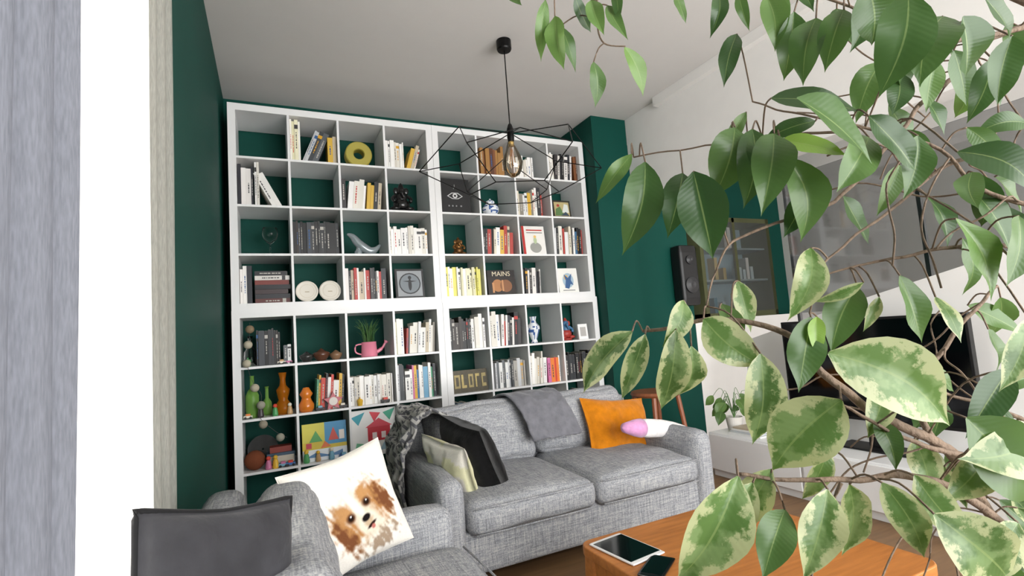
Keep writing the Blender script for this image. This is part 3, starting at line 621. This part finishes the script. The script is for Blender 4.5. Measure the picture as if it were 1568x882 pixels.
b.box(x0,x1,y1-.02,y1,1.2,z1,'9ab4bc')
for z in (1.6,1.95): b.box(x0,x1,y0+.05,y1,z,z+.02,'8a9a98')
b.obj('carcass',M_paint,e)
b=MB()
for k in range(14): 
    xx=4.45+k*.062;zz=random.choice([1.262,1.621,1.971]);b.box(xx,xx+.045,.15,.25,zz,zz+random.uniform(.12,.26),random.choice(['c8b070','4a7a88','b8c8c8','8a4a38','d8d8d0']))
b.obj('contents',M_paint,e)
b=MB();b.add([(x0,y0,1.2),(x1,y0,1.2),(x1,y0,z1),(x0,y0,z1)],[(0,1,2,3)],'ffffff');b.obj('glass_doors',M_bal,e)
b=MB();b.rbox(3.87,4.10,-.20,-.062,1.35,1.95,.03,'141416',n=4)
for z,r_ in ((1.55,.08),(1.8,.045)): b.lathe([(r_,0),(r_,.01),(r_*.4,.025),(.001,.02)],3.985,0,0,'303032',20,Matrix.Translation((0,-.202,z))@Matrix.Rotation(math.pi/2,4,'X'))
b.obj('wall_speaker',M_paint)
e=empty('wooden_stool',(3.05,-.62,0));b=MB();b.lathe([(.001,.62),(.19,.62),(.2,.635),(.19,.655),(.001,.655)],0,0,0,'8a5030',28)
for sx in (-1,1):
    for sy in (-1,1): b.tube([(sx*.12,sy*.12,.62),(sx*.18,sy*.18,0.002)],[.02,.015],'96583a',8)
b.tube([(-.16,-.16,.2),(.16,-.16,.2)],.008,'8a5030');b.tube([(-.16,.16,.2),(.16,.16,.2)],.008,'8a5030');b.obj('frame',M_paint,e,smooth=False)
# ---------------- curtains
def curtain(name,y0,y1,x,z0,z1,waves,amp,m,seed=0):
    b=MB();n=waves*14;vs=[];fs=[];nz_=16
    for k in range(nz_+1):
        z=z0+(z1-z0)*k/nz_
        for i in range(n+1):
            t=i/n;y=y0+(y1-y0)*t
            vs.append((x+amp*math.sin(t*waves*2*math.pi+seed+.3*math.sin(z*1.3))+amp*.5*noise.noise(Vector((t*7,z*.8,seed))),y+amp*.3*math.sin(t*waves*4*math.pi),z))
    for k in range(nz_):
        for i in range(n):
            a=k*(n+1)+i;fs.append((a,a+1,a+n+2,a+n+1))
    b.add(vs,fs,'ffffff');return b.obj(name,m,smooth=True)
curtain('grey_curtain',-3.9,-3.0,-.022,.02,2.9,8,.017,M_drape,1)
curtain('sheer_curtain',-2.99,-2.05,-.032,.02,2.9,8,.009,M_sheer,2)
b=MB();b.tube([(-.02,-3.95,2.93),(-.02,-1.95,2.93)],.012,'c0c0c0',10);b.obj('curtain_rod',M_paint,smooth=True)
# ---------------- ficus
O=Vector((.8,-3.5,1.2))
LV="""-148,206,516,-145,240,432 -135,203,490,-138,185,391 -106,186,518,-66,206,478 -83,176,511,-77,159,443 -60,166,501,-44,144,433 -82,185,414,-77,199,345 -37,162,434,1,174,363 -50,158,529,-52,153,460 -194,226,535,-190,207,498 23,104,499,34,101,450 -117,217,486,-94,219,411 34,37,456,18,47,391 42,12,441,53,10,387 42,-29,409,34,-36,328 22,6,375,-18,3,292 54,-54,375,70,-18,304 60,-76,354,34,-66,268 70,-103,350,49,-84,278 100,-119,363,51,-113,287 24,-188,302,8,-157,207 11,-161,324,43,-140,279 79,-190,289,28,-184,208 72,-208,276,113,-187,231 90,-219,294,152,-212,264 182,-205,279,185,-183,211 -11,-55,252,75,-103,225 -78,-130,208,6,-144,143 50,-124,208,107,-133,147 71,-110,191,8,-104,125 13,-1,262,-12,20,209 -50,-33,221,-74,-11,139 -32,-42,217,-73,-50,117 -27,-65,203,-69,-68,104 -111,-21,167,-90,-16,66 -134,31,194,-161,58,83 -135,53,212,-176,82,154 -63,43,189,-92,52,104 4,-55,182,28,-42,82 55,-62,229,3,-25,213 -2,-54,202,48,-98,172 121,-134,189,101,-120,117 197,-149,201,221,-164,145 263,-180,201,216,-146,195 63,-191,144,90,-234,89 122,-157,87,146,-166,-5 27,-55,73,-15,-44,-11 82,-77,28,52,-31,10 96,-61,25,54,-45,-54 99,-107,32,124,-107,-47 158,-111,5,147,-134,-49 98,-83,10,80,-70,-30 -81,46,24,-120,50,-32 -154,61,-10,-191,124,-85 -126,71,-15,-150,100,-96 -105,39,-12,-105,81,-113 -105,-7,-1,-68,-51,-58 -74,48,-34,-67,88,-99 -22,41,17,-32,16,-45 -73,-51,-43,-79,-32,-142 25,-46,-8,-9,-43,-93 31,-49,-8,18,-53,-55 -96,-141,-40,2,-180,-114 -66,-128,-87,-101,-71,-158 149,-193,-25,115,-173,-97 203,-121,-101,257,-149,-95 169,-163,-79,117,-138,-149 128,-194,-135,19,-174,-147 99,-72,-100,50,-77,-148 40,-176,-112,122,-188,-201 -189,-109,-139,-231,-65,-232 -110,-79,-153,-144,-24,-216 -127,-69,-165,-165,-57,-242 -117,-94,-186,-164,-100,-236 -80,-113,-170,-118,-105,-246 -21,-96,-180,-5,-67,-265 -34,-136,-167,-4,-147,-239 17,-137,-169,53,-158,-231 -13,-165,-192,74,-175,-269 -10,-71,-151,-17,-37,-211 69,-77,-128,61,-96,-182 31,57,48,32,46,-24 130,-104,295,100,-82,222 176,-109,128,166,-126,61 103,-54,140,131,-61,77 201,-180,270,192,-151,204 183,-186,85,141,-182,9 179,-68,-79,248,-74,-119 107,-159,-156,34,-148,-196 47,-49,139,10,-34,89 108,-175,-223,35,-169,-267"""
BV="""492,-143,402 383,-120,364 315,-105,312 250,-92,271 195,-83,224 111,-58,148 39,-43,116 -19,-14,100 -57,-5,78 -88,5,13
307,-174,150 221,-135,172 174,-98,140 110,-75,94 39,-58,49 24,-46,-4
278,-177,99 209,-147,127 180,-128,180 92,-79,222 58,-22,260 54,21,292
92,-78,214 49,-14,227 -21,63,233 -81,114,235
277,-172,53 193,-133,63 149,-100,57 88,-59,48 44,-37,36
505,-65,-434 238,-99,-265 117,-115,-201 9,-111,-175 -70,-96,-167 -140,-64,-156
576,-42,-442 347,-58,-309 190,-85,-182 97,-68,-132 36,-45,-74 13,-17,-25 -42,30,-4 -102,104,-12
405,-89,-278 211,-94,-192 108,-93,-160 5,-83,-105
456,-179,381 282,-136,335 213,-104,345 159,-62,400 99,-15,446
118,-5,477 62,105,530 -59,163,530 -75,175,480 -66,175,443 -37,161,436
-59,163,530 -123,213,549 -181,241,543
-47,-106,-172 -65,-94,-209 -98,-96,-261
577,-49,-381 399,-62,-292 300,-66,-229 222,-57,-176 209,-56,-115 281,-76,-36 356,-95,13
439,-110,-227 349,-96,-163 279,-44,-124 231,-25,-85"""
ratios={15:.28,12:.35,13:.3,36:.28,47:.25,50:.42,51:.33,39:.35,40:.35,30:.28,20:.5,21:.85,23:.75,27:.55,26:.36,31:.56,34:.52,35:.4,44:.55,62:.5,63:.64,59:.46,56:.6,70:.48,69:.55,74:.46,22:.55,16:.45,55:.42,3:.4,45:.34,67:.45,65:.36,77:.45,78:.5,71:.4,72:.4,73:.48,53:.38,54:.32,9:.4,11:.3,1:.25,2:.32,4:.38,5:.3,8:.25,10:.35,14:.4}
varieg=set([46,47,50,51,52,53,54,55,56,57,59,62,63,64,67,68,70,71,72,74,75,76,77,78,79,81,88,90])
bright={7:.8,2:.7,4:.6,40:.9,61:.9,45:.6,14:.5,10:.4,1:.5,5:.4,6:.3,36:.5,80:.2,65:.3,11:.2,29:.4,30:.5}
e=empty('variegated_ficus_tree',O)
lb=MB();rng=random.Random(11)
ST=[(0,.05),(.03,.2),(.08,.46),(.15,.7),(.24,.89),(.34,.99),(.44,1),(.54,.94),(.64,.82),(.73,.65),(.81,.45),(.87,.27),(.92,.13),(.96,.05),(1,.0)]
def leaf(lb,b0,t0,ratio,var,br,yl=0,nh=(-.5,-.8,.3)):
    ax=t0-b0;L=ax.length;ax.normalize()
    n=Vector(nh)+Vector((rng.uniform(-1,1),rng.uniform(-1,1),rng.uniform(-.6,.6)))*.38
    side=ax.cross(n).normalized();n=side.cross(ax).normalized()
    bow=rng.uniform(.02,.16);fold=rng.uniform(.1,.4);wave=rng.uniform(.03,.09);ph=rng.uniform(0,6);sb=rng.uniform(-.1,.1)
    vs=[];fs=[];uvs=[];VV=(-1,-.6,-.25,0,.25,.6,1);K=len(VV)
    for s,wf in ST:
        c=b0+ax*(L*s)+n*(bow*L*math.sin(math.pi*s))+side*(sb*L*math.sin(math.pi*s))
        w=ratio*L/2*wf
        for v in VV: vs.append(c+side*(v*w)+n*(abs(v)*w*fold+wave*L*math.sin(s*9+ph+v)*abs(v)*wf*.5))
    for i in range(len(ST)-1):
        for j in range(K-1):
            fs.append((i*K+j,i*K+j+1,(i+1)*K+j+1,(i+1)*K+j))
            u0,u1=ST[i][0],ST[i+1][0];a,c_=(VV[j]+1)/2,(VV[j+1]+1)/2
            uvs.append([(u0,a),(u0,c_),(u1,c_),(u1,a)])
    lb.add(vs,fs,(var,br,yl),None,uvs)
Bs=[[Vector(tuple(map(float,q.split(','))))/1000 for q in l.split()] for l in BV.split('\n')]
brs=MB();samp=[]
thick=[.004,.003,.003,.002,.003,.006,.008,.005,.004,.003,.002,.002,.007,.004]
for B_,tk in zip(Bs,thick):
    P=smoothpts(B_,6)
    P=[q+noise.noise_vector(q*25)*.004 for q in P]
    brs.tube(P,[max(.0011,tk*(1-.75*i/len(P))) for i in range(len(P))],'ffffff',7);samp+=P
def petiole(b0):
    q=min(samp,key=lambda s_:(s_-b0).length_squared)
    if (q-b0).length<.13:
        mid=(q+b0)/2+Vector((0,0,.2*(q-b0).length));brs.tube(smoothpts([q,mid,b0],4),.0011,'ffffff',5)
for i,s_ in enumerate(LV.split(),1):
    a=list(map(float,s_.split(',')));b0=Vector(a[:3])/1000;t0=Vector(a[3:])/1000
    v=1 if i in varieg else 0
    leaf(lb,b0,t0,ratios.get(i,rng.uniform(.38,.48)),v,bright.get(i,rng.uniform(.0,.35)+(.25 if v else 0)),.5 if i in (40,61) else 0)
    petiole(b0)
for q in samp[::3]:
    if q.x>.2 or (q.z>.4 and q.x>.1):
        d=Vector((rng.uniform(-1,1),rng.uniform(-.6,1),rng.uniform(-.6,.4)))*.045
        b0=q+d;t0=b0+Vector((rng.uniform(-.5,.5),rng.uniform(-.4,.4),rng.uniform(-1,-.35))).normalized()*rng.uniform(.06,.085)
        leaf(lb,b0,t0,rng.uniform(.38,.5),1 if (q.z<-.05 and rng.random()<.8) else 0,rng.uniform(0,.5));petiole(b0)
for k in range(34):
    q=rng.choice([s_ for s_ in samp if s_.x>.12]);pts=[q]
    d=Vector((rng.uniform(-1,1),rng.uniform(-.5,1),rng.uniform(-.8,.8))).normalized()
    for i in range(5):
        d=(d+Vector((rng.uniform(-.5,.5),rng.uniform(-.5,.5),rng.uniform(-.6,.4)))).normalized();pts.append(pts[-1]+d*.035)
    brs.tube(smoothpts(pts,4),.0012,'ffffff',5)
for tr,r_ in (([(.62,-.06,-.84),(.62,-.05,-.6),(.58,-.045,-.44)],.013),([(.66,-.04,-.84),(.66,-.05,-.4),(.62,-.1,.0),(.52,-.17,.2),(.31,-.174,.15)],.014),([(.64,-.08,-.84),(.7,-.1,-.3),(.66,-.16,.2),(.56,-.17,.36),(.46,-.179,.381)],.014),([(.56,-.17,.36),(.5,-.15,.39),(.492,-.143,.402)],.008),([(.62,-.1,.0),(.45,-.17,.06),(.28,-.177,.08)],.007),([(.54,-.17,.38),(.3,-.05,.53),(.118,-.005,.477)],.006),([(.6,-.05,-.5),(.57,-.05,-.4)],.01),([(.6,-.05,-.6),(.55,-.06,-.5),(.505,-.065,-.434)],.009),([(.6,-.07,-.5),(.5,-.1,-.35),(.42,-.1,-.25)],.006)):
    P=smoothpts(tr,8);brs.tube(P,[r_*(1-.4*i/len(P)) for i in range(len(P))],'ffffff',9)
lb.obj('leaves',M_leaf,e,smooth=True);brs.obj('branches',M_bark,e,smooth=True)
b=MB();b.lathe([(.001,-1.187),(.13,-1.187),(.135,-1.17),(.17,-.84),(.185,-.84),(.185,-.80),(.165,-.80),(.16,-.84),(.001,-.845)],.64,-.06,0,'ffffff',32);b.obj('pot',M_pot,e,smooth=False)
e=empty('potted_pothos',(3.5,-.98,.3305));b=MB();b.lathe([(.001,0),(.05,0),(.065,.1),(.06,.1),(.055,.09),(.001,.09)],0,0,0,'e0dcd6',24);b.obj('pot',M_cer,e)
pb=MB();st=MB()
for k in range(18):
    a=rng.uniform(0,6.28);r_=rng.uniform(.05,.2);q=Vector((r_*math.cos(a),.6*r_*math.sin(a),rng.uniform(.1,.28)))
    st.tube(smoothpts([(0,0,.09),(q.x*.5,q.y*.5,q.z+.05),q],4),.002,'5a8048',5)
    leaf(pb,q,q+Vector((math.cos(a)*.6,math.sin(a)*.5,-.6)).normalized()*rng.uniform(.09,.14),.6,0,rng.uniform(.2,.7))
pb.obj('foliage',M_leaf,e,smooth=True);st.obj('stems',M_paint,e)
# ---------------- light
w=bpy.data.worlds.new('daylight');S.world=w;w.use_nodes=True;bg=w.node_tree.nodes['Background'];bg.inputs[0].default_value=(.92,.96,1,1);bg.inputs[1].default_value=4.0
def area(name,loc,rot,sx,sy,pw,col=(1,1,1)):
    l=bpy.data.lights.new(name,'AREA');l.shape='RECTANGLE';l.size=sx;l.size_y=sy;l.energy=pw;l.color=col
    o=bpy.data.objects.new(name,l);S.collection.objects.link(o);o.location=loc;o.rotation_euler=rot
area('window_daylight',(3.1,YF+.05,1.5),(math.pi/2,0,0),4.8,2.3,200,(1,.98,.95))
area('window_daylight_left',(XL-.6,-3.0,1.5),(0,-math.pi/2,0),2.4,1.3,130,(1,.99,.97))
S.view_settings.view_transform='Standard';S.view_settings.exposure=.24
